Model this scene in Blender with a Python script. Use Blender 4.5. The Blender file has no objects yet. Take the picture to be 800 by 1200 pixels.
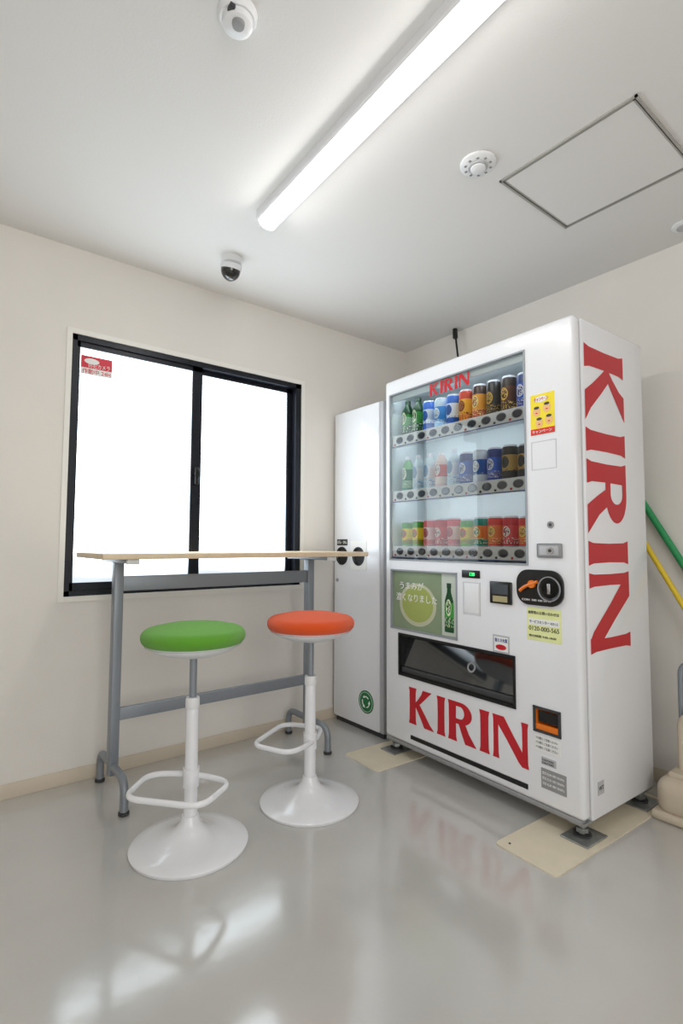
import bpy, bmesh, math, random
from mathutils import Matrix, Vector
random.seed(4)
scene=bpy.context.scene
COL=scene.collection

# ------------------------------------------------------------ helpers
def lin(c):
    def f(x):
        x/=255.0
        return x/12.92 if x<=.04045 else ((x+.055)/1.055)**2.4
    return (f(c[0]),f(c[1]),f(c[2]),1.0)
def mat(name,rgb,rough=.5,metal=0,emis=0,ecol=None,spec=.5,coat=0,noise=None,bump=None):
    m=bpy.data.materials.new(name); m.use_nodes=True
    nt=m.node_tree; b=nt.nodes['Principled BSDF']
    c=lin(rgb)
    b.inputs['Base Color'].default_value=c
    b.inputs['Roughness'].default_value=rough
    b.inputs['Metallic'].default_value=metal
    b.inputs['Specular IOR Level'].default_value=spec
    b.inputs['Coat Weight'].default_value=coat
    b.inputs['Coat Roughness'].default_value=.05
    if emis:
        b.inputs['Emission Color'].default_value=lin(ecol or rgb); b.inputs['Emission Strength'].default_value=emis
    if noise:
        sc,amt=noise
        tc=nt.nodes.new('ShaderNodeTexCoord'); n=nt.nodes.new('ShaderNodeTexNoise'); n.inputs['Scale'].default_value=sc; n.inputs['Detail'].default_value=5
        r=nt.nodes.new('ShaderNodeValToRGB')
        lo=tuple(max(0,x*(1-amt)) for x in c[:3])+(1,); hi=tuple(min(1,x*(1+amt)) for x in c[:3])+(1,)
        r.color_ramp.elements[0].position=.3; r.color_ramp.elements[1].position=.7
        r.color_ramp.elements[0].color=lo; r.color_ramp.elements[1].color=hi
        nt.links.new(tc.outputs['Object'],n.inputs['Vector']); nt.links.new(n.outputs['Fac'],r.inputs['Fac']); nt.links.new(r.outputs['Color'],b.inputs['Base Color'])
    if bump:
        sc,st=bump
        tc=nt.nodes.new('ShaderNodeTexCoord'); n=nt.nodes.new('ShaderNodeTexNoise'); n.inputs['Scale'].default_value=sc; n.inputs['Detail'].default_value=3
        bp=nt.nodes.new('ShaderNodeBump'); bp.inputs['Strength'].default_value=st; bp.inputs['Distance'].default_value=.01
        nt.links.new(tc.outputs['Object'],n.inputs['Vector']); nt.links.new(n.outputs['Fac'],bp.inputs['Height']); nt.links.new(bp.outputs['Normal'],b.inputs['Normal'])
    return m
def empty(name,loc=(0,0,0),rz=0):
    o=bpy.data.objects.new(name,None); o.empty_display_size=.1
    o.location=loc; o.rotation_euler=(0,0,rz); COL.objects.link(o); return o
def obj(name,me,parent=None,m=None,smooth=False):
    o=bpy.data.objects.new(name,me); COL.objects.link(o)
    if parent: o.parent=parent
    if m: me.materials.append(m)
    if smooth:
        me.polygons.foreach_set('use_smooth',[True]*len(me.polygons))
    return o
def bm_obj(name,bm,parent,m,smooth=False):
    bmesh.ops.recalc_face_normals(bm,faces=bm.faces)
    me=bpy.data.meshes.new(name); bm.to_mesh(me); bm.free()
    return obj(name,me,parent,m,smooth)
def add_box(bm,lo,hi):
    lo=Vector(lo);hi=Vector(hi)
    M=Matrix.Translation((lo+hi)/2)@Matrix.Diagonal(tuple(hi-lo)+(1,))
    return bmesh.ops.create_cube(bm,size=1,matrix=M)['verts']
def autosmooth(o,ang=35):
    me=o.data
    me.polygons.foreach_set('use_smooth',[True]*len(me.polygons))
    bm=bmesh.new(); bm.from_mesh(me)
    for e in bm.edges:
        if len(e.link_faces)==2 and e.calc_face_angle(0)>math.radians(ang): e.smooth=False
    bm.to_mesh(me); bm.free()
def box(name,parent,lo,hi,m,bev=0,seg=3):
    bm=bmesh.new(); add_box(bm,lo,hi)
    if bev: bmesh.ops.bevel(bm,geom=list(bm.edges),offset=bev,segments=seg,profile=.5,affect='EDGES')
    o=bm_obj(name,bm,parent,m)
    if bev: autosmooth(o,50)
    return o
def boxes(name,parent,lst,m):
    bm=bmesh.new()
    for lo,hi in lst: add_box(bm,lo,hi)
    return bm_obj(name,bm,parent,m)
def cyl(name,parent,p0,p1,r,m,r2=None,seg=32,bev=0):
    p0=Vector(p0);p1=Vector(p1);d=p1-p0
    bm=bmesh.new()
    q=d.to_track_quat('Z','Y').to_matrix().to_4x4()
    bmesh.ops.create_cone(bm,cap_ends=True,segments=seg,radius1=r,radius2=r if r2 is None else r2,depth=d.length,matrix=Matrix.Translation((p0+p1)/2)@q)
    if bev:
        es=[e for e in bm.edges if any(len(f.verts)>4 for f in e.link_faces)]
        bmesh.ops.bevel(bm,geom=es,offset=bev,segments=2,affect='EDGES')
    o=bm_obj(name,bm,parent,m); autosmooth(o); return o
def lathe(name,parent,prof,m,loc=(0,0,0),seg=48,sx=1,sy=1,ang=40):
    closed=prof[0]==prof[-1]
    if closed: prof=prof[:-1]
    bm=bmesh.new(); rings=[]
    for r,z in prof:
        if r<1e-5: rings.append([bm.verts.new((loc[0],loc[1],loc[2]+z))])
        else: rings.append([bm.verts.new((loc[0]+r*sx*math.cos(2*math.pi*i/seg),loc[1]+r*sy*math.sin(2*math.pi*i/seg),loc[2]+z)) for i in range(seg)])
    prs=list(zip(rings[:-1],rings[1:]))
    if closed: prs.append((rings[-1],rings[0]))
    for a,b in prs:
        for i in range(seg):
            j=(i+1)%seg
            if len(a)==1 and len(b)==1: continue
            if len(a)==1: bm.faces.new((a[0],b[i],b[j]))
            elif len(b)==1: bm.faces.new((a[i],a[j],b[0]))
            else: bm.faces.new((a[i],a[j],b[j],b[i]))
    if not closed:
        if len(rings[0])>1: bm.faces.new(rings[0])
        if len(rings[-1])>1: bm.faces.new(rings[-1])
    o=bm_obj(name,bm,parent,m); autosmooth(o,ang); return o
def tube(name,parent,pts,r,m,cyclic=False,smooth=False):
    cu=bpy.data.curves.new(name,'CURVE'); cu.dimensions='3D'; cu.bevel_depth=r; cu.bevel_resolution=5; cu.use_fill_caps=True
    if smooth:
        s=cu.splines.new('BEZIER'); s.bezier_points.add(len(pts)-1)
        for bp,p in zip(s.bezier_points,pts): bp.co=p; bp.handle_left_type=bp.handle_right_type='AUTO'
        s.resolution_u=10
    else:
        s=cu.splines.new('POLY'); s.points.add(len(pts)-1)
        for bp,p in zip(s.points,pts): bp.co=tuple(p)+(1,)
    s.use_cyclic_u=cyclic
    t=bpy.data.objects.new('tmp',cu); COL.objects.link(t)
    bpy.context.view_layer.update()
    me=bpy.data.meshes.new_from_object(t.evaluated_get(bpy.context.evaluated_depsgraph_get()))
    bpy.data.objects.remove(t); me.materials.clear()
    o=obj(name,me,parent,m); autosmooth(o,50); return o
def round_path(pts,rad,cyclic=False,n=6):
    out=[];N=len(pts)
    for i in range(N):
        p=Vector(pts[i])
        if not cyclic and i in(0,N-1): out.append(p); continue
        a=Vector(pts[i-1]);b=Vector(pts[(i+1)%N])
        da=(a-p);db=(b-p); r=min(rad,da.length*.49,db.length*.49)
        s=p+da.normalized()*r; e=p+db.normalized()*r
        for k in range(n+1):
            t=k/n; out.append(s*(1-t)**2+p*2*t*(1-t)+e*t*t)
    return out
def boolcut(o,cutters):
    for c in cutters:
        md=o.modifiers.new('b','BOOLEAN'); md.operation='DIFFERENCE'; md.object=c; md.solver='EXACT'
    bpy.context.view_layer.update()
    me=bpy.data.meshes.new_from_object(o.evaluated_get(bpy.context.evaluated_depsgraph_get()))
    o.modifiers.clear(); o.data=me; autosmooth(o,50)
def bake_text(name,parent,body,size,M,m,th=.0006,align='LEFT',fitw=None):
    cu=bpy.data.curves.new(name,'FONT'); cu.body=body; cu.size=size; cu.extrude=th; cu.align_x=align
    t=bpy.data.objects.new('tmp',cu); COL.objects.link(t); bpy.context.view_layer.update()
    me=bpy.data.meshes.new_from_object(t.evaluated_get(bpy.context.evaluated_depsgraph_get()))
    w=t.dimensions[0]; bpy.data.objects.remove(t); me.materials.clear()
    S=Matrix.Identity(4)
    if fitw and w>0: S=Matrix.Diagonal((fitw/w,1,1,1))
    me.transform(M@S)
    return obj(name,me,parent,m)

# ------------------------------------------------------------ camera
CAM=Vector((-2.4908,-2.4917,1.0056)); yaw,pit,rol=.9084,.0616,.0043
F=Vector((math.cos(yaw)*math.cos(pit),math.sin(yaw)*math.cos(pit),math.sin(pit)))
R=Vector((math.sin(yaw),-math.cos(yaw),0)); U=R.cross(F)
R2=R*math.cos(rol)+U*math.sin(rol); U2=U*math.cos(rol)-R*math.sin(rol)
cd=bpy.data.cameras.new('camera'); cam=bpy.data.objects.new('camera',cd); COL.objects.link(cam)
cam.matrix_world=Matrix(((R2.x,U2.x,-F.x,CAM.x),(R2.y,U2.y,-F.y,CAM.y),(R2.z,U2.z,-F.z,CAM.z),(0,0,0,1)))
cd.sensor_fit='VERTICAL'; cd.sensor_height=36; cd.lens=615.6/1200*36; cd.clip_start=.02
scene.camera=cam
scene.view_settings.view_transform='Standard'
scene.view_settings.look='None'
scene.view_settings.exposure=0

H=2.307; XL=-3.7; YF=-4.2
# ------------------------------------------------------------ materials
M_wall=mat('wall_paint',(232,228,222),.75,noise=(3,.02),bump=(180,.06))
M_ceil=mat('ceiling_paint',(229,227,225),.85,bump=(140,.05))
M_white=mat('white_enamel',(238,239,243),.22,coat=.4)
M_whitepl=mat('white_plastic',(234,235,237),.35)
M_trim=mat('trim_white',(238,236,230),.4)
M_base=mat('baseboard_vinyl',(214,202,184),.5)
M_black=mat('black_plastic',(16,16,18),.3)
M_blackframe=mat('black_aluminium',(18,22,32),.35,metal=.3)
M_grey=mat('grey_steel',(140,146,153),.38,metal=.35)
M_chrome=mat('chrome',(200,200,205),.15,metal=1)
M_steel=mat('galvanised_steel',(165,168,168),.35,metal=.8,noise=(40,.2))
M_red=mat('red_lettering',(196,24,38),.35)
M_dkgrey=mat('dark_grey',(60,60,62),.5)
M_midgrey=mat('mid_grey',(150,150,152),.5)
M_lightgrey=mat('light_grey_line',(186,187,190),.5)
M_beige=mat('beige_plastic',(205,192,172),.45)
M_board=mat('beige_board',(222,212,190),.55,noise=(12,.04))
M_orange=mat('orange_plastic',(232,120,28),.4)
M_yellow=mat('yellow_print',(244,220,60),.5)
M_paleyel=mat('pale_yellow_print',(232,236,170),.5)
M_paper=mat('white_print',(240,240,238),.5)
M_green=mat('green_print',(30,116,64),.5)
def fabric(name,rgb):
    m=mat(name,rgb,.85,noise=(900,.25),bump=(700,.5)); m.node_tree.nodes['Principled BSDF'].inputs['Sheen Weight'].default_value=.2; return m
M_fgreen=fabric('green_fabric',(98,168,42)); M_forange=fabric('orange_fabric',(238,84,14))
# floor
def floor_mat():
    m=mat('waxed_vinyl_floor',(186,183,178),.16,spec=.8)
    nt=m.node_tree;b=nt.nodes['Principled BSDF'];L=nt.links.new
    b.inputs['Coat Weight'].default_value=.9; b.inputs['Coat Roughness'].default_value=.11
    tc=nt.nodes.new('ShaderNodeTexCoord')
    n=nt.nodes.new('ShaderNodeTexNoise');n.inputs['Scale'].default_value=2.2;n.inputs['Detail'].default_value=6
    r=nt.nodes.new('ShaderNodeValToRGB');r.color_ramp.elements[0].position=.3;r.color_ramp.elements[1].position=.75
    r.color_ramp.elements[0].color=lin((190,188,184));r.color_ramp.elements[1].color=lin((200,198,194))
    L(tc.outputs['Object'],n.inputs['Vector']);L(n.outputs['Fac'],r.inputs['Fac']);L(r.outputs['Color'],b.inputs['Base Color'])
    n2=nt.nodes.new('ShaderNodeTexNoise');n2.inputs['Scale'].default_value=5;n2.inputs['Detail'].default_value=5
    mr=nt.nodes.new('ShaderNodeMapRange');mr.inputs['To Min'].default_value=.11;mr.inputs['To Max'].default_value=.25
    L(tc.outputs['Object'],n2.inputs['Vector']);L(n2.outputs['Fac'],mr.inputs['Value']);L(mr.outputs['Result'],b.inputs['Roughness'])
    n3=nt.nodes.new('ShaderNodeTexNoise');n3.inputs['Scale'].default_value=9;n3.inputs['Detail'].default_value=2
    bp=nt.nodes.new('ShaderNodeBump');bp.inputs['Strength'].default_value=.08;bp.inputs['Distance'].default_value=.01
    L(tc.outputs['Object'],n3.inputs['Vector']);L(n3.outputs['Fac'],bp.inputs['Height']);L(bp.outputs['Normal'],b.inputs['Normal']);L(bp.outputs['Normal'],b.inputs['Coat Normal'])
    return m
# ------------------------------------------------------------ room shell
box('floor',None,(XL-.1,YF-.1,-.1),(.1,.12,0),floor_mat())
box('ceiling',None,(XL-.1,YF-.1,H),(.1,.12,H+.1),M_ceil)
WX0,WX1,WZ0,WZ1=-2.040,-.845,.779,1.923
boxes('wall_back',None,[((XL-.1,0,0),(WX0,.12,H)),((WX1,0,0),(.1,.12,H)),((WX0,0,0),(WX1,.12,WZ0)),((WX0,0,WZ1),(WX1,.12,H))],M_wall)
box('wall_right',None,(0,YF-.1,0),(.1,0,H),M_wall)
box('wall_left',None,(XL-.1,YF-.1,0),(XL,0,H),M_wall)
box('wall_front',None,(XL,YF-.1,0),(0,YF,H),M_wall)
box('baseboard_back',None,(XL,-.008,0),(0,0,.058),M_base,.002)
box('baseboard_right',None,(-.008,YF,0),(0,-.01,.058),M_base,.002)
box('baseboard_left',None,(XL,YF,0),(XL+.008,-.01,.058),M_base,.002)

# ------------------------------------------------------------ window
win=empty('window_1',(0,0,0))
tw=.022
boxes('casing',win,[((WX0-tw,-.006,WZ0-tw),(WX0,.1,WZ1+tw)),((WX1,-.006,WZ0-tw),(WX1+tw,.1,WZ1+tw)),((WX0,-.006,WZ1),(WX1,.1,WZ1+tw)),((WX0,-.014,WZ0-tw),(WX1,.1,WZ0))],M_trim)
boxes('outer_frame',win,[((WX0,.002,WZ0),(WX0+.022,.1,WZ1)),((WX1-.034,.002,WZ0),(WX1,.1,WZ1)),((WX0,.002,WZ1-.026),(WX1,.1,WZ1)),((WX0,.002,WZ0),(WX1,.1,WZ0+.022))],M_blackframe)
def sash(n,x0,x1,y0,y1,sl,sr):
    z0=WZ0+.022;z1=WZ1-.026
    boxes(n,win,[((x0,y0,z0),(x0+sl,y1,z1)),((x1-sr,y0,z0),(x1,y1,z1)),((x0,y0,z0),(x1,y1,z0+.034)),((x0,y0,z1-.024),(x1,y1,z1))],M_blackframe)
    g=box(n+'_glass',win,(x0+sl,(y0+y1)/2-.003,z0+.034),(x1-sr,(y0+y1)/2+.003,z1-.024),None); return g
mg=bpy.data.materials.new('frosted_glass_daylight'); mg.use_nodes=True
nt=mg.node_tree; b=nt.nodes['Principled BSDF']
b.inputs['Base Color'].default_value=(.3,.32,.34,1); b.inputs['Roughness'].default_value=.3
tc=nt.nodes.new('ShaderNodeTexCoord'); sp=nt.nodes.new('ShaderNodeSeparateXYZ'); cr=nt.nodes.new('ShaderNodeValToRGB')
nz=nt.nodes.new('ShaderNodeTexNoise'); nz.inputs['Scale'].default_value=1.6; mx_=nt.nodes.new('ShaderNodeMath'); mx_.operation='MULTIPLY_ADD'; mx_.inputs[1].default_value=.12
nt.links.new(tc.outputs['Object'],nz.inputs['Vector']); nt.links.new(nz.outputs['Fac'],mx_.inputs[0])
nt.links.new(tc.outputs['Object'],sp.inputs[0]); nt.links.new(sp.outputs['Z'],mx_.inputs[2])
cr.color_ramp.elements[0].position=.91; cr.color_ramp.elements[0].color=(.14,.16,.175,1)
cr.color_ramp.elements[1].position=1.0; cr.color_ramp.elements[1].color=(.80,.92,1,1)
nt.links.new(mx_.outputs[0],cr.inputs['Fac'])
nt.links.new(cr.outputs['Color'],b.inputs['Emission Color']); b.inputs['Emission Strength'].default_value=4.8
g1=sash('sash_left',WX0+.006,-1.436,.012,.038,.030,.052)
g2=sash('sash_right',-1.492,WX1-.02,.044,.070,.05,.046)
for g in(g1,g2): g.data.materials.append(mg)
box('sash_latch',win,(-1.472,-.008,1.30),(-1.452,.014,1.385),M_black,.004)
cyl('latch_lever',win,(-1.462,-.018,1.35),(-1.462,-.004,1.35),.014,M_black)
# sticker on the glass
st=mat('sticker_red',(214,36,60),.4)
sx0,sx1,sz0,sz1=-2.000,-1.868,1.757,1.842
box('security_sticker',win,(sx0,.018,sz0),(sx1,.0215,sz1),M_paper)
box('security_sticker_band',win,(sx0+.002,.0172,sz0+.030),(sx1-.002,.0182,sz1-.002),st)
lathe('security_sticker_logo',win,[(0,0),(.026,0),(.026,.001),(0,.001)],M_paper,seg=24).matrix_local=Matrix.Translation((-1.955,.0168,1.818))@Matrix.Rotation(math.pi/2,4,'X')@Matrix.Diagonal((1.2,.5,1,1))
TX=lambda x,y,z:Matrix.Translation((x,y,z))@Matrix.Rotation(math.pi/2,4,'X')
bake_text('security_sticker_text',win,'防犯カメラ',.024,TX(sx0+.030,.0168,sz0+.034),M_paper,fitw=.090)
bake_text('security_sticker_text_b',win,'作動中 24H',.024,TX(sx0+.006,.0172,sz0+.006),st,fitw=.118)

# ------------------------------------------------------------ ceiling things
lamp=empty('fluorescent_ceiling_light',(-1.495,-.725,0),-.033)
def extrude_prof(name,parent,prof,y0,y1,m,ang=40):
    bm=bmesh.new(); a=[bm.verts.new((x,y0,z)) for x,z in prof]; b=[bm.verts.new((x,y1,z)) for x,z in prof]
    n=len(prof)
    for i in range(n): bm.faces.new((a[i],a[(i+1)%n],b[(i+1)%n],b[i]))
    bm.faces.new(a);bm.faces.new(b[::-1])
    o=bm_obj(name,bm,parent,m); autosmooth(o,ang); return o
LL=-1.28
extrude_prof('housing',lamp,[(-.046,H),(-.046,H-.030),(-.040,H-.036),(.040,H-.036),(.046,H-.030),(.046,H)],0,LL,M_whitepl)
M_lamp=mat('lamp_diffuser',(255,255,255),.4,emis=20,ecol=(255,252,248))
def lensprof(r,d): return [(-r,H-.034)]+[(-r*math.cos(t),H-.040-d*math.sin(t)) for t in [math.pi*k/12 for k in range(13)]]+[(r,H-.034)]
extrude_prof('diffuser',lamp,lensprof(.034,.020),-.004,LL+.004,M_lamp)
extrude_prof('end_cap_0',lamp,lensprof(.037,.022),0,-.006,M_whitepl)
extrude_prof('end_cap_1',lamp,lensprof(.037,.022),LL,LL+.006,M_whitepl)
# access hatch
hx0,hx1,hy0,hy1=-.9405,-.4911,-1.8789,-1.414
ha=empty('ceiling_access_hatch',(0,0,0))
M_alu=mat('hatch_aluminium',(176,174,168),.4,metal=.3)
def ring(z0,z1,o,w): return [((hx0+o,hy0+o,z0),(hx0+o+w,hy1-o,z1)),((hx1-o-w,hy0+o,z0),(hx1-o,hy1-o,z1)),((hx0+o,hy0+o,z0),(hx1-o,hy0+o+w,z1)),((hx0+o,hy1-o-w,z0),(hx1-o,hy1-o,z1))]
boxes('hatch_frame',ha,ring(H-.006,H,0,.007)+ring(H-.004,H,.011,.005),M_alu)
boxes('hatch_gap',ha,ring(H-.002,H,.007,.004),M_dkgrey)
box('hatch_panel',ha,(hx0+.016,hy0+.016,H-.003),(hx1-.016,hy1-.016,H),M_ceil)
def ceil_prof(n,parent,prof,m,x,y,seg=40): return lathe(n,parent,[(r,-d) for r,d in prof],m,(x,y,H),seg)
sm=empty('smoke_detector'); 
ceil_prof('base',sm,[(0,0),(.060,0),(.060,.006),(.052,.012),(.0,.012)],M_whitepl,-1.07,-1.42)
ceil_prof('sensing_ring',sm,[(0,.010),(.034,.010),(.032,.017),(0,.017)],M_lightgrey,-1.07,-1.42)
ceil_prof('sensing_head',sm,[(0,.016),(.025,.016),(.025,.022),(.018,.026),(0,.026)],M_whitepl,-1.07,-1.42)
for k in range(10):
    t=k*math.pi/5; box('vent_%d'%k,sm,(-1.07+.043*math.cos(t)-.004,-1.42+.043*math.sin(t)-.004,H-.0135),(-1.07+.043*math.cos(t)+.004,-1.42+.043*math.sin(t)+.004,H-.0115),M_midgrey)
ms=empty('ceiling_motion_sensor')
ceil_prof('base',ms,[(0,0),(.048,0),(.048,.010),(.043,.02),(0,.02)],M_whitepl,-1.95,-1.375)
ceil_prof('rotating_head',ms,[(0,.018),(.038,.018),(.036,.034),(.024,.044),(0,.046)],M_whitepl,-1.95,-1.375)
ceil_prof('lens',ms,[(0,.042),(.016,.042),(.014,.050),(0,.052)],M_midgrey,-1.955,-1.390)
box('led_window',ms,(-1.985,-1.410,H-.030),(-1.972,-1.390,H-.020),M_dkgrey,.002)
dc=empty('dome_security_camera')
ceil_prof('mount',dc,[(0,0),(.050,0),(.050,.006),(.047,.012),(.047,.026),(.042,.030),(0,.030)],M_whitepl,-1.46,-.345)
M_dome=mat('smoked_dome',(12,12,14),.06,coat=1)
TD=Matrix.Translation((-1.46,-.345,H-.026))@Matrix.Rotation(math.radians(16),4,'X')@Matrix.Rotation(math.pi,4,'X')
lathe('collar',dc,[(0,.0),(.046,.0),(.049,.008),(.048,.020),(.045,.024),(0,.024)],M_whitepl).matrix_local=TD
lathe('dome',dc,[(0,.02)]+[(.045*math.cos(t),.022+.052*math.sin(t)) for t in [k*math.pi/2/10 for k in range(10)]]+[(0,.074)],M_dome).matrix_local=TD
sp_=empty('ceiling_speaker')
ceil_prof('plate',sp_,[(0,0),(.045,0),(.045,.005),(.038,.010),(0,.010)],M_whitepl,-.13,-1.72)
ceil_prof('grille',sp_,[(0,.009),(.028,.009),(.026,.013),(0,.013)],M_lightgrey,-.13,-1.72)

# ------------------------------------------------------------ high table
tb=empty('high_table')
M_wood=mat('light_wood_laminate',(222,200,170),.4,noise=(25,.06))
TX0,TX1,TY0,TY1=-2.000,-.735,-.465,-.03
box('table_top',tb,(TX0,TY0,.946),(TX1,TY1,.968),M_wood,.002)
for i,px in enumerate((-1.885,-.945)):
    box('post_%d'%i,tb,(px-.018,-.262,.09),(px+.018,-.218,.93),M_grey,.004)
    box('top_bracket_%d'%i,tb,(px-.02,-.43,.928),(px+.02,-.06,.946),M_grey,.003)
    box('bracket_cap_%d'%i,tb,(px-.022,-.445,.926),(px+.022,-.425,.9455),M_whitepl,.003)
    pts=round_path([(px,-.41,.012),(px,-.41,.125),(px,-.06,.125),(px,-.06,.012)],.075,n=8)
    tube('foot_%d'%i,tb,pts,.0155,M_grey)
    for j,y in enumerate((-.41,-.06)): cyl('glide_%d_%d'%(i,j),tb,(px,y,0),(px,y,.014),.020,M_dkgrey,bev=.003)
box('beam_upper',tb,(-1.87,-.248,.812),(-.96,-.232,.872),M_grey,.003)
box('beam_lower',tb,(-1.87,-.252,.298),(-.96,-.228,.346),M_grey,.003)

# ------------------------------------------------------------ stools
def stool(x,y,fab,dr,df,rz):
    s=empty('bar_stool',(x,y,0))
    lathe('base',s,[(0,0),(.190,0),(.193,.004),(.193,.010),(.186,.015),(.15,.022),(.11,.031),(.07,.046),(.045,.062),(.033,.080),(.027,.10),(0,.10)],M_white,seg=72)
    lathe('column',s,[(0,.08),(.0235,.08),(.0215,.30),(.0205,.478),(.018,.484),(0,.484)],M_white,seg=32)
    lathe('gas_lift',s,[(0,.48),(.0125,.48),(.0125,.63),(0,.63)],M_grey,seg=24)
    lathe('collar',s,[(0,.45),(.0225,.45),(.0235,.455),(.0235,.478),(.0215,.486),(0,.486)],M_whitepl,seg=32)
    lathe('seat_shell',s,[(0,.618),(.030,.618),(.085,.630),(.135,.648),(.158,.664),(.162,.672),(0,.672)],M_whitepl,seg=64)
    pr=[(0,.664),(.160,.664)]
    for k in range(9):
        t=-math.pi/2+math.pi*k/8*0.92
        pr.append((.148+.026*math.cos(t),.692+.027*math.sin(t)))
    pr+=[(.11,.728),(.06,.735),(0,.738)]
    lathe('seat_cushion',s,pr,fab,seg=72,ang=60)
    d=Vector((R.x*dr+math.cos(yaw)*df,R.y*dr+math.sin(yaw)*df,0)).normalized(); p=Vector((-d.y,d.x,0))
    z=Vector((0,0,rz)); c=d*-.015
    pts=[c+p*.05+z,c+p*.150+d*.03+z,c+p*.13+d*.20+z,c-p*.13+d*.20+z,c-p*.150+d*.03+z,c-p*.05+z]
    tube('foot_ring',s,round_path(pts,.055,True,n=8),.0095,M_white,cyclic=True)
    lathe('foot_ring_hub',s,[(0,rz-.03),(.027,rz-.03),(.027,rz+.03),(0,rz+.03)],M_white,seg=32)
    return s
stool(-1.766,-.744,M_fgreen,-.2,-.98,.222)
stool(-1.28,-.744,M_forange,-.93,.36,.235)

# ------------------------------------------------------------ recycling bin cabinet
rb=empty('recycling_bin_cabinet')
bx0,bx1,by0,by1=-.62,-.12,-.448,-.025
ca=box('cabinet',rb,(bx0+.03,by0,.02),(bx1,by1,1.775),M_white,.006)
do=box('door',rb,(bx0,by0+.03,.03),(bx0+.028,by1,1.775),M_white,.006)
box('door_edge_strip',rb,(bx0+.004,by0,.03),(bx0+.029,by0+.028,1.775),M_lightgrey,.003)
box('plinth',rb,(bx0+.02,by0+.01,0),(bx1-.02,by1-.01,.02),M_dkgrey)
cut=[]
for i,y in enumerate((-.10,-.249)):
    cut.append(cyl('c%d'%i,None,(bx0-.02,y,.940),(bx0+.026,y,.940),.047,M_black))
wl=box('hole_label_white',rb,(bx0-.002,-.318,.865),(bx0,-.180,1.025),M_paper)
boolcut(do,cut); boolcut(wl,cut[1:])
for c in cut: bpy.data.objects.remove(c)
for i,y in enumerate((-.10,-.249)):
    t=lathe('hole_rim_%d'%i,rb,[(.044,0),(.052,0),(.052,.004),(.044,.004),(.044,0)],M_black,seg=40); t.matrix_local=Matrix.Translation((bx0-.004,y,.940))@Matrix.Rotation(math.pi/2,4,'Y')
    cyl('hole_%d'%i,rb,(bx0+.004,y,.940),(bx0+.012,y,.940),.047,M_black)
box('hole_label_dark',rb,(bx0-.002,-.150,1.00),(bx0,-.055,1.035),M_black)
FR=lambda x,y,z:Matrix.Translation((x,y,z))@Matrix.Rotation(-math.pi/2,4,'Z')@Matrix.Rotation(math.pi/2,4,'X')
bake_text('hole_label_text',rb,'びん・かん',.022,FR(bx0-.0025,-.060,1.010),M_paper,fitw=.085)
cyl('recycle_sticker',rb,(bx0-.002,-.315,.165),(bx0,-.315,.165),.060,M_green,seg=48)
for k in range(3):
    a0=math.pi/2+k*2*math.pi/3
    pts=[(bx0-.0025,-.315-.028*math.cos(a0+t),.165+.028*math.sin(a0+t)) for t in [(-.8+1.2*q/6) for q in range(7)]]
    tube('recycle_arrow_%d'%k,rb,pts,.003,M_paper)
    a=a0+.4; c=Vector((bx0-.003,-.315-.028*math.cos(a),.165+.028*math.sin(a)))
    cyl('recycle_arrowhead_%d'%k,rb,c,c+Vector((0,math.sin(a)*.016,math.cos(a)*.016)),.007,M_paper,r2=0,seg=12)
t=lathe('recycle_ring',rb,[(.050,0),(.052,0),(.052,.001),(.050,.001),(.050,0)],M_paper,seg=48); t.matrix_local=Matrix.Translation((bx0-.003,-.315,.165))@Matrix.Rotation(math.pi/2,4,'Y')
cyl('door_lock',rb,(bx0-.004,-.06,.80),(bx0,-.06,.80),.010,M_chrome)

# ------------------------------------------------------------ vending machine
MXp,MYp,PHI=-.7223,-1.5579,-.0327
W,D,ZB,T=1.021,.5115,.062,1.834
DD=.050   # door thickness
vm=empty('vending_machine',(MXp,MYp,0),PHI)
door=box('door',vm,(0,0,ZB+.01),(DD,W,T),M_white,.018,4)
cab=box('cabinet',vm,(DD+.003,0,ZB),(D,W,T-.004),M_white,.006,3)
gk=box('door_gasket',vm,(DD-.004,.008,ZB+.02),(DD+.008,W-.008,T-.014),M_midgrey)
DB0,DB1,DZ0,DZ1=.205,.978,.936,1.752
cut=[box('c1',vm,(-.05,DB0,DZ0),(.24,DB1,DZ1),M_white),
     box('c2',vm,(-.05,.27,.392),(.12,.912,.575),M_white,.0),
     box('c3',vm,(-.05,.085,.334),(.048,.181,.412),M_white),
     box('c4',vm,(-.05,.215,.104),(.045,.84,.124),M_white),
     box('c5',vm,(-.05,.555,.605),(.012,.97,.880),M_white)]
boolcut(door,cut); boolcut(cab,cut[:2]); boolcut(gk,cut[:2])
for c in cut: bpy.data.objects.remove(c)
M_in=mat('display_interior',(232,240,243),.4)
boxes('display_liner',vm,[((.235,DB0-.002,DZ0),(.239,DB1+.002,DZ1)),((.004,DB0-.003,DZ0),(.239,DB0+.001,DZ1)),((.004,DB1-.001,DZ0),(.239,DB1+.003,DZ1)),((.004,DB0,DZ1-.001),(.239,DB1,DZ1+.003)),((.004,DB0,DZ0-.003),(.239,DB1,DZ0+.001))],M_in)
M_fr=mat('display_frame_grey',(150,156,162),.35)
w_=.007
boxes('display_frame',vm,[((-.003,DB0-w_,DZ0-w_),(.010,DB0,DZ1+w_)),((-.003,DB1,DZ0-w_),(.010,DB1+w_,DZ1+w_)),((-.003,DB0,DZ1),(.010,DB1,DZ1+w_)),((-.003,DB0,DZ0-w_),(.010,DB1,DZ0))],M_fr)
gm=bpy.data.materials.new('display_glass'); gm.use_nodes=True; nt=gm.node_tree; nt.nodes.clear()
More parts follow.
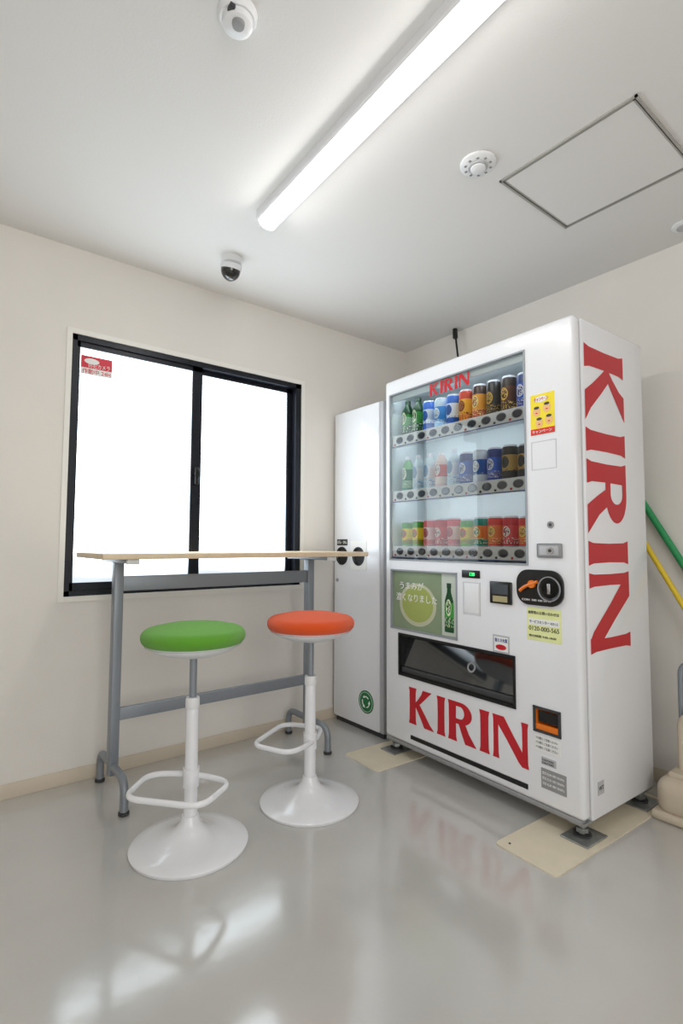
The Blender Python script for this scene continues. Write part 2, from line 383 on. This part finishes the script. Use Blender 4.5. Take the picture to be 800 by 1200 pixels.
o_=nt.nodes.new('ShaderNodeOutputMaterial'); mix=nt.nodes.new('ShaderNodeMixShader'); tr=nt.nodes.new('ShaderNodeBsdfTransparent'); gl=nt.nodes.new('ShaderNodeBsdfGlossy'); fr=nt.nodes.new('ShaderNodeFresnel')
gl.inputs['Roughness'].default_value=.0; tr.inputs[0].default_value=(.95,.98,.98,1); fr.inputs['IOR'].default_value=1.45
nt.links.new(fr.outputs[0],mix.inputs[0]); nt.links.new(tr.outputs[0],mix.inputs[1]); nt.links.new(gl.outputs[0],mix.inputs[2]); nt.links.new(mix.outputs[0],o_.inputs[0])
bm=bmesh.new(); vs=[bm.verts.new(v) for v in((.004,DB0,DZ0),(.004,DB0,DZ1),(.004,DB1,DZ1),(.004,DB1,DZ0))]; f_=bm.faces.new(vs); bm.normal_update()
if f_.normal.x>0: f_.normal_flip()
me=bpy.data.meshes.new('display_glass'); bm.to_mesh(me); bm.free(); obj('display_glass',me,vm,gm)
M_strip=mat('interior_led',(255,255,255),.5,emis=7,ecol=(240,248,255))
box('interior_lamp',vm,(.026,DB0+.03,DZ1-.008),(.044,DB1-.03,DZ1-.003),M_strip)
box('interior_lamp_cover',vm,(.012,DB0+.001,DZ1-.030),(.020,DB1-.001,DZ1-.001),M_in)

# products
def band_mat(name,cols,blob=None,rough=.3,metal=.0,scale=6.0):
    m=bpy.data.materials.new(name); m.use_nodes=True; nt=m.node_tree; b=nt.nodes['Principled BSDF']; L=nt.links.new
    b.inputs['Roughness'].default_value=rough; b.inputs['Metallic'].default_value=metal
    tc=nt.nodes.new('ShaderNodeTexCoord'); sp=nt.nodes.new('ShaderNodeSeparateXYZ'); cr=nt.nodes.new('ShaderNodeValToRGB'); cr.color_ramp.interpolation='CONSTANT'
    L(tc.outputs['Generated'],sp.inputs[0]); L(sp.outputs['Z'],cr.inputs['Fac'])
    e=cr.color_ramp.elements
    e[0].position=0; e[0].color=lin(cols[0][1]); e[1].position=cols[1][0]; e[1].color=lin(cols[1][1])
    for p,c in cols[2:]:
        n=e.new(p); n.color=lin(c)
    out=cr.outputs['Color']
    def M(op,a,bv):
        n=nt.nodes.new('ShaderNodeMath'); n.operation=op
        for i,x in enumerate((a,bv)):
            if isinstance(x,(int,float)): n.inputs[i].default_value=x
            else: L(x,n.inputs[i])
        return n.outputs[0]
    def over(base,fac,col):
        mx=nt.nodes.new('ShaderNodeMix'); mx.data_type='RGBA'; L(fac,mx.inputs['Factor']); L(base,mx.inputs['A']); mx.inputs['B'].default_value=lin(col); return mx.outputs['Result']
    if blob:
        mp=nt.nodes.new('ShaderNodeMapping'); mp.inputs['Scale'].default_value=(1,1,2.2); L(tc.outputs['Generated'],mp.inputs[0])
        n=nt.nodes.new('ShaderNodeTexNoise'); n.inputs['Scale'].default_value=scale*1.8; n.inputs['Detail'].default_value=0
        L(mp.outputs[0],n.inputs['Vector'])
        g=M('GREATER_THAN',n.outputs['Fac'],.60)
        zr=M('MULTIPLY',M('GREATER_THAN',sp.outputs['Z'],.10),M('LESS_THAN',sp.outputs['Z'],.30))
        out=over(out,M('MULTIPLY',g,zr),blob)
        dy=M('MULTIPLY',M('SUBTRACT',sp.outputs['Y'],.55),1.0); dz=M('MULTIPLY',M('SUBTRACT',sp.outputs['Z'],.50),1.6)
        d=M('ADD',M('MULTIPLY',dy,dy),M('MULTIPLY',dz,dz))
        front=M('LESS_THAN',sp.outputs['X'],.5)
        out=over(out,M('MULTIPLY',front,M('LESS_THAN',d,.075)),blob)
        inner=tuple(int(x*.75) for x in cols[1][1])
        st_=M('MULTIPLY',M('LESS_THAN',d,.050),M('GREATER_THAN',n.outputs['Fac'],.48))
        out=over(out,M('MULTIPLY',front,st_),inner)
    L(out,b.inputs['Base Color']); return m
Sv=(200,200,205)
def can(c1,c2,c3,blob): return [(0,Sv),(.04,c1),(.25,c2),(.70,c3),(.94,Sv)],blob
P={
'greenbot':([(0,(12,70,34)),(.12,(16,95,44)),(.3,(60,150,60)),(.6,(12,70,34)),(.9,(16,60,34))],(220,230,190)),
'clearbot':([(0,(205,222,228)),(.12,(225,235,238)),(.3,(240,244,246)),(.62,(210,225,230)),(.9,(235,235,240))],(120,170,215)),
'tealbot':([(0,(70,150,110)),(.12,(90,170,120)),(.3,(30,130,80)),(.62,(130,190,130)),(.9,(235,235,240))],(240,240,220)),
'pinkbot':([(0,(240,205,200)),(.12,(245,215,205)),(.3,(235,110,110)),(.62,(240,215,205)),(.9,(245,245,245))],(250,240,230)),
'bluewhite':can((40,100,200),(225,235,245),(40,110,210),(40,100,180)),
'skyblue':can((130,200,240),(60,150,225),(210,230,240),(250,250,250)),
'orange':can((240,140,20),(252,185,30),(210,60,20),(120,40,20)),
'fire':can((200,50,20),(240,160,40),(60,30,20),(250,230,150)),
'black':can((20,20,22),(34,30,28),(15,15,16),(214,170,70)),
'brown':can((70,36,18),(90,48,24),(40,22,14),(236,190,90)),
'blue':can((20,60,160),(30,90,200),(20,50,120),(230,230,240)),
'gold':can((30,26,22),(190,150,70),(30,26,22),(50,36,20)),
'silverblue':can((230,235,240),(50,100,180),(220,225,232),(240,240,240)),
'yelgreen':can((110,190,40),(245,225,40),(80,170,50),(230,60,40)),
'red':can((200,24,34),(225,60,60),(200,24,34),(250,240,230)),
'pink':can((235,130,130),(245,205,200),(225,80,90),(200,30,50)),
'orangered':can((225,70,30),(240,120,40),(220,50,30),(250,230,120)),
'teal':can((30,150,130),(240,130,50),(30,140,120),(250,230,150)),
}
PM={k:band_mat('drink_'+k,v[0],v[1],scale=5+(i*37%11)*.5) for i,(k,v) in enumerate(P.items())}
def product(kind,b,z,h,r,i):
    a=.075
    if kind.endswith('bot'):
        pr=[(0,0),(r*.9,0),(r,.006),(r,h*.28),(r*.93,h*.31),(r,h*.34),(r,h*.62),(r*.9,h*.72),(r*.5,h*.86),(r*.42,h*.9),(r*.46,h*.905),(r*.46,h),(0,h)]
    else:
        pr=[(0,0),(r*.82,0),(r,.008),(r,h-.014),(r*.82,h-.002),(r*.80,h),(0,h)]
    lathe('drink_%s_%d'%(kind,i),vm,pr,PM[kind],(a,b,z),20)
rows=[
 (1.546,['greenbot','greenbot','bluewhite','skyblue','bluewhite','orange','fire','black','brown','blue']),
 (1.270,['tealbot','clearbot','clearbot','pinkbot','clearbot','blue','silverblue','blue','gold','gold']),
 (.998,['yelgreen','yelgreen','pink','red','pink','yelgreen','teal','orangered','red','orangered'])]
M_btn=mat('button_dark',(22,28,48),.2,coat=.5); M_pb=mat('shelf_blue_line',(40,70,150),.4)
k=0
for ri,(z,ks) in enumerate(rows):
    n=len(ks); sp=(DB1-DB0-.02)/n
    box('shelf_%d'%ri,vm,(.030,DB0,z-.010),(.235,DB1,z),M_in)
    if ri<2: box('shelf_fill_%d'%ri,vm,(.036,DB0+.03,z-.018),(.050,DB1-.03,z-.012),M_strip)  # glowing strips added under the shelves to brighten the display interior
    box('selector_strip_%d'%ri,vm,(.012,DB0+.001,z-.056),(.034,DB1-.001,z+.001),M_paper,.003)
    box('selector_line_%d'%ri,vm,(.0105,DB0+.002,z-.0555),(.0125,DB1-.002,z-.052),M_pb)
    for i,kd in enumerate(ks):
        b=DB1-.012-sp*(i+.5)
        bot=kd.endswith('bot')
        h={0:.150,1:.140,2:.125}[ri]+(.035 if bot and ri<2 else 0)+random.uniform(-.006,.006)
        product(kd,b,z,h,.033 if not bot else .031,k); k+=1
        t=lathe('button_%d_%d'%(ri,i),vm,[(0,0),(.5,0),(.5,.1),(.42,.2),(0,.2)],M_btn,seg=28)
        t.matrix_local=Matrix.Translation((.013,b-.006,z-.025))@Matrix.Rotation(-math.pi/2,4,'Y')@Matrix.Diagonal((.031,.044,.02,1))
        t=lathe('button_rim_%d_%d'%(ri,i),vm,[(.5,0),(.57,0),(.57,.08),(.5,.08),(.5,0)],M_midgrey,seg=28)
        t.matrix_local=Matrix.Translation((.013,b-.006,z-.025))@Matrix.Rotation(-math.pi/2,4,'Y')@Matrix.Diagonal((.031,.044,.02,1))
        box('price_tag_%d_%d'%(ri,i),vm,(.0108,b+.022,z-.048),(.0125,b+.032,z-.039),M_dkgrey if i%3 else M_red)

def letter_polys():
    def stem(x,w,fl=.035): return [(x,0),(x+w,0),(x+w-fl*.8,.12),(x+w-fl,.5),(x+w-fl*.8,.88),(x+w,1),(x,1),(x+fl*.8,.88),(x+fl,.5),(x+fl*.8,.12)]
    Kp=[stem(0,.31),[(.22,.47),(.22,.56),(.36,.70),(.50,.87),(.56,1),(.90,1),(.74,.86),(.52,.66),(.40,.56)],[(.24,.54),(.40,.62),(.60,.40),(.82,.14),(.99,0),(.61,0),(.50,.18),(.36,.38)]]
    Ip=[stem(0,.31)]
    arc=[];N=14
    for i in range(N+1):
        t=math.pi/2-math.pi*i/N; arc.append(((.44+.36*math.cos(t),.725+.275*math.sin(t)),(.42+.13*math.cos(t),.735+.155*math.sin(t))))
    pairs=[((.15,1),(.15,.89))]+arc+[((.15,.45),(.15,.58))]
    Rp=[stem(0,.31)]+[[pairs[i][0],pairs[i+1][0],pairs[i+1][1],pairs[i][1]] for i in range(len(pairs)-1)]+[[(.36,.47),(.58,.50),(.70,.28),(.94,0),(.58,0),(.46,.24)]]
    Np=[stem(0,.19,.025),[(0,1),(.33,1),(.60,.62),(.86,.28),(.99,.0),(.82,-.0),(.72,.08),(.40,.50),(.10,.86)],stem(.80,.19,.025)]
    return [(Kp,.99),(Ip,.31),(Rp,.94),(Ip,.31),(Np,.99)]
def lettering(name,length,height,Mx,m):
    L=letter_polys(); gap=.09; tot=sum(w for _,w in L)+gap*4
    bm=bmesh.new(); x=0
    for polys,w in L:
        for k,pl in enumerate(polys):
            kk=0 if k==0 else (1 if len(pl)==4 else 1+k%3)
            b=[bm.verts.new(((px+x)/tot*length,py*height,.0004+.0002*kk)) for px,py in pl]
            f=bm.faces.new(b); f.normal_update()
            if f.normal.z<0: f.normal_flip()
        x+=w+gap
    bmesh.ops.transform(bm,matrix=Mx,verts=bm.verts)
    me=bpy.data.meshes.new(name); bm.to_mesh(me); bm.free()
    return obj(name,me,vm,m)
lettering('front_lettering',.640,.165,FR(-.0002,.850,.177),M_red)
lettering('glass_lettering',.235,.058,FR(.0035,.708,1.690),M_red)
side=Matrix(((0,1,0,.066),(0,0,-1,-.0002),(-1,0,0,1.742),(0,0,0,1)))
lettering('side_lettering',1.118,.285,side,M_red)

def fp(n,b1,b0,z0,z1,m,a0=-.0012,a1=.0002,bev=0): return box(n,vm,(a0,b0,z0),(a1,b1,z1),m,bev)
def outline(n,b1,b0,z0,z1,m,w=.0018): return boxes(n,vm,[((-.001,b0,z0),(.0002,b0+w,z1)),((-.001,b1-w,z0),(.0002,b1,z1)),((-.001,b0,z0),(.0002,b1,z0+w)),((-.001,b0,z1-w),(.0002,b1,z1))],m)
M_tea=mat('poster_green',(138,156,124),.25,noise=(4,.12),coat=.5); M_tea2=mat('poster_bowl',(164,176,92),.3,coat=.5); M_tea3=mat('poster_bowl_rim',(196,198,168),.3,coat=.5); M_tealf=mat('poster_strip',(196,204,192),.35)
box('poster',vm,(.009,.556,.606),(.0125,.969,.879),M_tea)
boxes('poster_frame',vm,[((-.002,.548,.598),(.010,.556,.886)),((-.002,.969,.598),(.010,.977,.886)),((-.002,.548,.598),(.010,.977,.606)),((-.002,.548,.879),(.010,.977,.886))],M_fr)
def disc(n,b,z,r,m,a,sy=1,sz=1):
    t=lathe(n,vm,[(0,0),(r,0),(r,.0008),(0,.0008)],m,seg=48); t.matrix_local=Matrix.Translation((a,b,z))@Matrix.Rotation(-math.pi/2,4,'Y')@Matrix.Diagonal((sz,sy,1,1)); return t
disc('poster_bowl_rim',.80,.725,.105,M_tea3,.0088,1.15,.95); disc('poster_bowl',.80,.728,.088,M_tea2,.0079,1.15,.95)
box('poster_side_strip',vm,(.0075,.558,.608),(.0085,.645,.877),M_tealf)
bpr=[(.0,0),(.026,0),(.027,.01),(.027,.10),(.024,.12),(.012,.150),(.011,.165),(.013,.167),(.013,.185),(0,.185)]
t=lathe('poster_bottle',vm,bpr,PM['greenbot'],seg=24); t.matrix_local=Matrix.Translation((.007,.602,.625))@Matrix.Diagonal((.03,1,1.15,1))
bake_text('poster_text_a',vm,'うまみが',.040,FR(.0068,.925,.795),M_paper,fitw=.16)
bake_text('poster_text_b',vm,'濃くなりました',.040,FR(.0068,.945,.740),M_paper,fitw=.27)
M_flap=mat('smoked_flap',(34,37,40),.06,coat=1,spec=.9); M_pocket=mat('tray_pocket',(14,14,15),.5)
boxes('tray_pocket',vm,[((.112,.271,.393),(.118,.911,.574)),((.002,.271,.393),(.118,.276,.574)),((.002,.906,.393),(.118,.911,.574)),((.002,.271,.569),(.118,.911,.574)),((.002,.271,.393),(.118,.911,.398))],M_pocket)
boxes('tray_rim',vm,[((-.004,.262,.384),(.006,.272,.583)),((-.004,.910,.384),(.006,.920,.583)),((-.004,.262,.574),(.006,.920,.583)),((-.004,.262,.384),(.006,.920,.393))],M_black)
bm=bmesh.new(); v=[bm.verts.new(q) for q in((.050,.277,.565),(.050,.905,.565),(.012,.905,.428),(.012,.277,.428),(.055,.277,.566),(.055,.905,.566),(.017,.905,.427),(.017,.277,.427))]
for f in((0,1,2,3),(4,5,6,7),(0,1,5,4),(1,2,6,5),(2,3,7,6),(3,0,4,7)): bm.faces.new([v[i] for i in f])
bm_obj('tray_flap',bm,vm,M_flap)
box('tray_lower_lip',vm,(.004,.277,.398),(.05,.905,.424),M_dkgrey,.004)
t=lathe('tray_emblem',vm,[(.014,0),(.022,0),(.022,.001),(.014,.001),(.014,0)],M_midgrey,seg=32); t.matrix_local=Matrix.Translation((.0290,.50,.492))@Matrix.Rotation(math.radians(-74.5),4,'Y')
box('bottom_slot',vm,(.040,.216,.105),(.046,.839,.123),M_black)
box('bottom_slot_dark',vm,(-.001,.216,.105),(.0,.839,.1225),M_black)
fp('led_display',.520,.425,.868,.900,M_black,-.004,0,.002)
M_led=mat('led_green',(60,240,120),.4,emis=2,ecol=(60,240,120)); M_led.cycles.emission_sampling='NONE'
bake_text('led_digits',vm,'120',.020,FR(-.0045,.480,.877),M_led)
outline('bill_panel_outline',.515,.425,.715,.850,M_lightgrey); fp('bill_panel',.508,.432,.722,.843,M_whitepl,-.003,0,.002)
outline('id_panel_outline',.176,.074,1.286,1.392,M_lightgrey)
fp('card_reader',.372,.270,.775,.862,M_black,-.010,0,.004)
fp('card_reader_screen',.358,.284,.812,.852,mat('reader_screen',(70,78,84),.15),-.0112,-.009)
fp('card_reader_label',.355,.287,.783,.806,mat('reader_label',(170,160,120),.4),-.0112,-.009)
o=box('coin_mech_plate',vm,(-.010,.055,.785),(.0,.245,.915),M_black,.0)
bm=bmesh.new(); bm.from_mesh(o.data)
es=[e for e in bm.edges if abs(e.verts[0].co.x-e.verts[1].co.x)>.005]
bmesh.ops.bevel(bm,geom=es,offset=.050,segments=8,affect='EDGES',profile=.5); bm.to_mesh(o.data); bm.free()
t=lathe('coin_dish',vm,[(0,-.002),(.030,-.002),(.040,.004),(.044,.008),(.046,.0),(0,0)],M_black,seg=40); t.matrix_local=Matrix.Translation((-.010,.105,.848))@Matrix.Rotation(-math.pi/2,4,'Y')
t=lathe('coin_dish_ring',vm,[(.040,0),(.045,0),(.045,.0085),(.042,.0090),(.040,0)],M_midgrey,seg=40); t.matrix_local=Matrix.Translation((-.010,.105,.848))@Matrix.Rotation(-math.pi/2,4,'Y')
box('coin_slot',vm,(-.020,.099,.830),(-.009,.111,.868),M_chrome,.002)
cyl('return_lever_hub',vm,(-.022,.175,.862),(-.010,.175,.862),.014,M_orange)
tube('return_lever',vm,[(-.018,.225,.835),(-.018,.205,.850),(-.018,.175,.862),(-.018,.150,.872)],.006,M_orange,smooth=True)
bake_text('coin_mech_text',vm,'COIN  500 100 50 10',.010,FR(-.0105,.222,.800),M_paper,fitw=.12)
fp('door_handle_plate',.158,.058,.960,1.012,M_midgrey,-.006,0,.006)
fp('door_handle_recess',.148,.070,.968,1.004,M_lightgrey,-.0085,-.004,.004)
cyl('door_handle_key',vm,(-.014,.100,.986),(-.006,.100,.986),.013,M_chrome); cyl('door_handle_core',vm,(-.0155,.100,.986),(-.012,.100,.986),.006,M_dkgrey)
cyl('keyhole',vm,(-.003,.103,1.080),(0,.103,1.080),.013,M_midgrey); cyl('keyhole_core',vm,(-.004,.103,1.080),(0,.103,1.080),.006,M_dkgrey)
M_promo=mat('promo_yellow',(246,222,50),.45); M_prred=mat('promo_red',(216,50,36),.45); M_face=mat('promo_face',(238,190,130),.5)
fp('promo_card',.176,.078,1.418,1.570,M_promo,-.0015)
fp('promo_card_foot',.176,.078,1.418,1.440,M_prred,-.0025)
for i,(b,z) in enumerate(((.150,1.505),(.108,1.515),(.140,1.462),(.100,1.468))):
    disc('promo_face_%d'%i,b,z,.017,M_face,-.0018,.9,1.1); disc('promo_hair_%d'%i,b,z+.014,.011,M_dkgrey,-.0022,1.0,.5); disc('promo_smile_%d'%i,b,z-.006,.005,M_prred,-.0022,1.0,.5)
disc('promo_bubble',.132,1.550,.014,M_paper,-.0018,2,.8)
bake_text('promo_text',vm,'キャンペーン',.018,FR(-.0032,.160,1.544),M_prred,fitw=.056)
bake_text('promo_text_b',vm,'キャンペーン',.014,FR(-.0032,.170,1.424),M_paper,fitw=.080)
fp('info_sticker',.365,.287,.583,.652,M_lightgrey); outline('info_sticker_line',.363,.289,.585,.650,M_pb)
fp('info_sticker_inner',.358,.294,.590,.645,M_paper,-.0018)
disc('info_sticker_badge',.326,.606,.013,M_red,-.0020,1.9,.8); bake_text('info_sticker_text',vm,'省エネ大賞',.016,FR(-.0026,.355,.627),M_pb,fitw=.058)
fp('contact_sticker',.208,.068,.655,.775,M_paleyel); fp('contact_sticker_head',.200,.076,.712,.735,M_paper,-.0022)
bake_text('contact_text_a',vm,'故障等のお問い合わせは',.013,FR(-.0016,.202,.752),M_dkgrey,fitw=.125)
bake_text('contact_text_b',vm,'サービスセンター 4311-2',.013,FR(-.0024,.197,.719),M_dkgrey,fitw=.115)
bake_text('contact_text_c',vm,'0120-000-565',.022,FR(-.0016,.200,.692),M_dkgrey,fitw=.122)
bake_text('contact_text_d',vm,'受付時間 9:00-18:00',.010,FR(-.0016,.200,.668),M_dkgrey,fitw=.11)
boxes('coin_return_bezel',vm,[((-.004,.078,.327),(.004,.088,.419)),((-.004,.178,.327),(.004,.188,.419)),((-.004,.078,.410),(.004,.188,.419)),((-.004,.078,.327),(.004,.188,.336))],M_dkgrey)
boxes('coin_return_cup',vm,[((.040,.086,.335),(.046,.180,.411)),((.0,.086,.335),(.046,.090,.411)),((.0,.176,.335),(.046,.180,.411)),((.0,.086,.335),(.046,.180,.345))],M_orange)
box('coin_return_flap',vm,(.006,.096,.364),(.010,.170,.402),M_black)
fp('coin_return_lip',.180,.086,.337,.356,M_orange,-.002,.012,.001)
fp('return_label',.185,.082,.262,.318,M_paper)
for i in range(3): bake_text('return_label_text_%d'%i,vm,'つり銭口 ご注意ください',.010,FR(-.0016,.182,.303-.016*i),M_midgrey,fitw=.09)
fp('rating_plate_a',.158,.100,.218,.244,M_lightgrey); fp('rating_plate_b',.160,.062,.135,.205,M_midgrey)
for i in range(3): bake_text('rating_text_%d'%i,vm,'型式 FJ-30 100V 50/60Hz',.011,FR(-.0016,.155,.185-.018*i),M_paper,fitw=.085)
for i in range(2): bake_text('rating_text_a%d'%i,vm,'CAUTION',.009,FR(-.0016,.155,.232-.010*i),M_dkgrey,fitw=.045)
SD=lambda a,z:Matrix.Translation((a,-.0012,z))@Matrix.Rotation(math.pi/2,4,'X')
box('side_label',vm,(.088,-.001,.140),(.130,.0,.185),M_lightgrey); bake_text('side_label_text',vm,'WT',.02,SD(.095,.155),M_dkgrey)
box('kick_panel',vm,(.0,.012,ZB-.004),(.03,W-.012,ZB+.012),M_midgrey,.003)
for i,(a,b) in enumerate(((.045,.035),(.045,W-.035),(D-.05,.035),(D-.05,W-.035))):
    cyl('foot_bolt_%d'%i,vm,(a,b,.012),(a,b,ZB+.01),.012,M_steel,seg=16)
    cyl('foot_nut_%d'%i,vm,(a,b,.022),(a,b,.036),.022,M_steel,seg=6)
    box('foot_plate_%d'%i,vm,(a-.065,b-.055,.004),(a+.065,b+.045,.010),M_steel,.002)
    box('foot_bracket_%d'%i,vm,(a-.04,b-.03,ZB-.008),(a+.04,b+.03,ZB+.003),M_steel,.001)
    cyl('foot_pad_%d'%i,vm,(a,b,.008),(a,b,.016),.030,M_dkgrey,seg=24)
def board(x0,x1,y0,y1,rz):
    b=empty('floor_protection_board',((x0+x1)/2,(y0+y1)/2,0),rz)
    o=box('board',b,(-(x1-x0)/2,-(y1-y0)/2,0),((x1-x0)/2,(y1-y0)/2,.004),M_board)
    bm=bmesh.new(); bm.from_mesh(o.data); es=[e for e in bm.edges if abs(e.verts[0].co.z-e.verts[1].co.z)>.002]
    bmesh.ops.bevel(bm,geom=es,offset=.02,segments=6,affect='EDGES',profile=.5); bm.to_mesh(o.data); bm.free()
    return b
b_=board(-.955,-.16,-1.605,-1.375,PHI)
cyl('screw',b_,(-.36,.08,.004),(-.36,.08,.006),.004,M_dkgrey,seg=12)
board(-.89,-.20,-.72,-.475,PHI)

pc=empty('power_cable')
tube('cord',pc,[(-.05,-.47,H-.02),(-.052,-.48,H-.10),(-.07,-.52,2.05),(-.12,-.62,1.9),(-.16,-.70,1.75)],.006,M_black,smooth=True)
cyl('plug',pc,(-.05,-.468,H-.0),(-.05,-.47,H-.06),.015,M_black,bev=.003)

# ------------------------------------------------------------ cleaning tools by right wall
M_gpole=mat('green_pole',(40,150,90),.4); M_ypole=mat('yellow_pole',(232,200,50),.4)
br=empty('green_broom')
tube('handle',br,[(-.03,-1.36,1.43),(-.03,-2.10,.10)],.014,M_gpole)
box('head',br,(-.050,-2.28,.07),(-.010,-1.98,.11),M_gpole,.006)
boxes('bristles',br,[((-.048,-2.275+.02*i,0),(-.014,-2.262+.02*i,.072)) for i in range(15)],M_midgrey)
mp_=empty('yellow_mop')
tube('handle',mp_,[(-.085,-1.34,1.34),(-.085,-2.02,.09)],.011,M_ypole)
box('head',mp_,(-.122,-2.16,.06),(-.066,-1.90,.09),M_ypole,.006)
boxes('mop_strands',mp_,[((-.120,-2.155+.018*i,0),(-.068,-2.143+.018*i,.062)) for i in range(14)],M_paper)
dp=empty('dustpan')
box('pan_body',dp,(-.340,-1.87,.012),(-.145,-1.620,.155),M_beige,.050,6)
box('pan_base',dp,(-.350,-1.88,0),(-.145,-1.610,.034),M_beige,.014,4)
box('pan_lid',dp,(-.30,-1.85,.146),(-.16,-1.655,.170),M_beige,.010,3)
tube('handle_arm',dp,round_path([(-.23,-1.685,.16),(-.23,-1.685,.37),(-.23,-1.83,.37),(-.23,-1.83,.16)],.05,n=6),.016,M_beige)
tube('handle_grip',dp,round_path([(-.20,-1.675,.34),(-.20,-1.675,.56),(-.20,-1.83,.56),(-.20,-1.83,.34)],.05,n=6),.010,M_grey)

# ------------------------------------------------------------ light: unseen fill added behind the camera to brighten the room
ld=bpy.data.lights.new('rear_fill','AREA'); ld.shape='RECTANGLE'; ld.size=1.6; ld.size_y=1.8; ld.energy=32; ld.color=(1,.99,.975)
lo=bpy.data.objects.new('rear_fill',ld); COL.objects.link(lo); lo.location=(-2.5,YF+.05,1.25); lo.rotation_euler=(math.radians(90),0,0)
w=bpy.data.worlds.new('world'); scene.world=w; w.use_nodes=True
w.node_tree.nodes['Background'].inputs[0].default_value=(.85,.92,1,1); w.node_tree.nodes['Background'].inputs[1].default_value=1.0
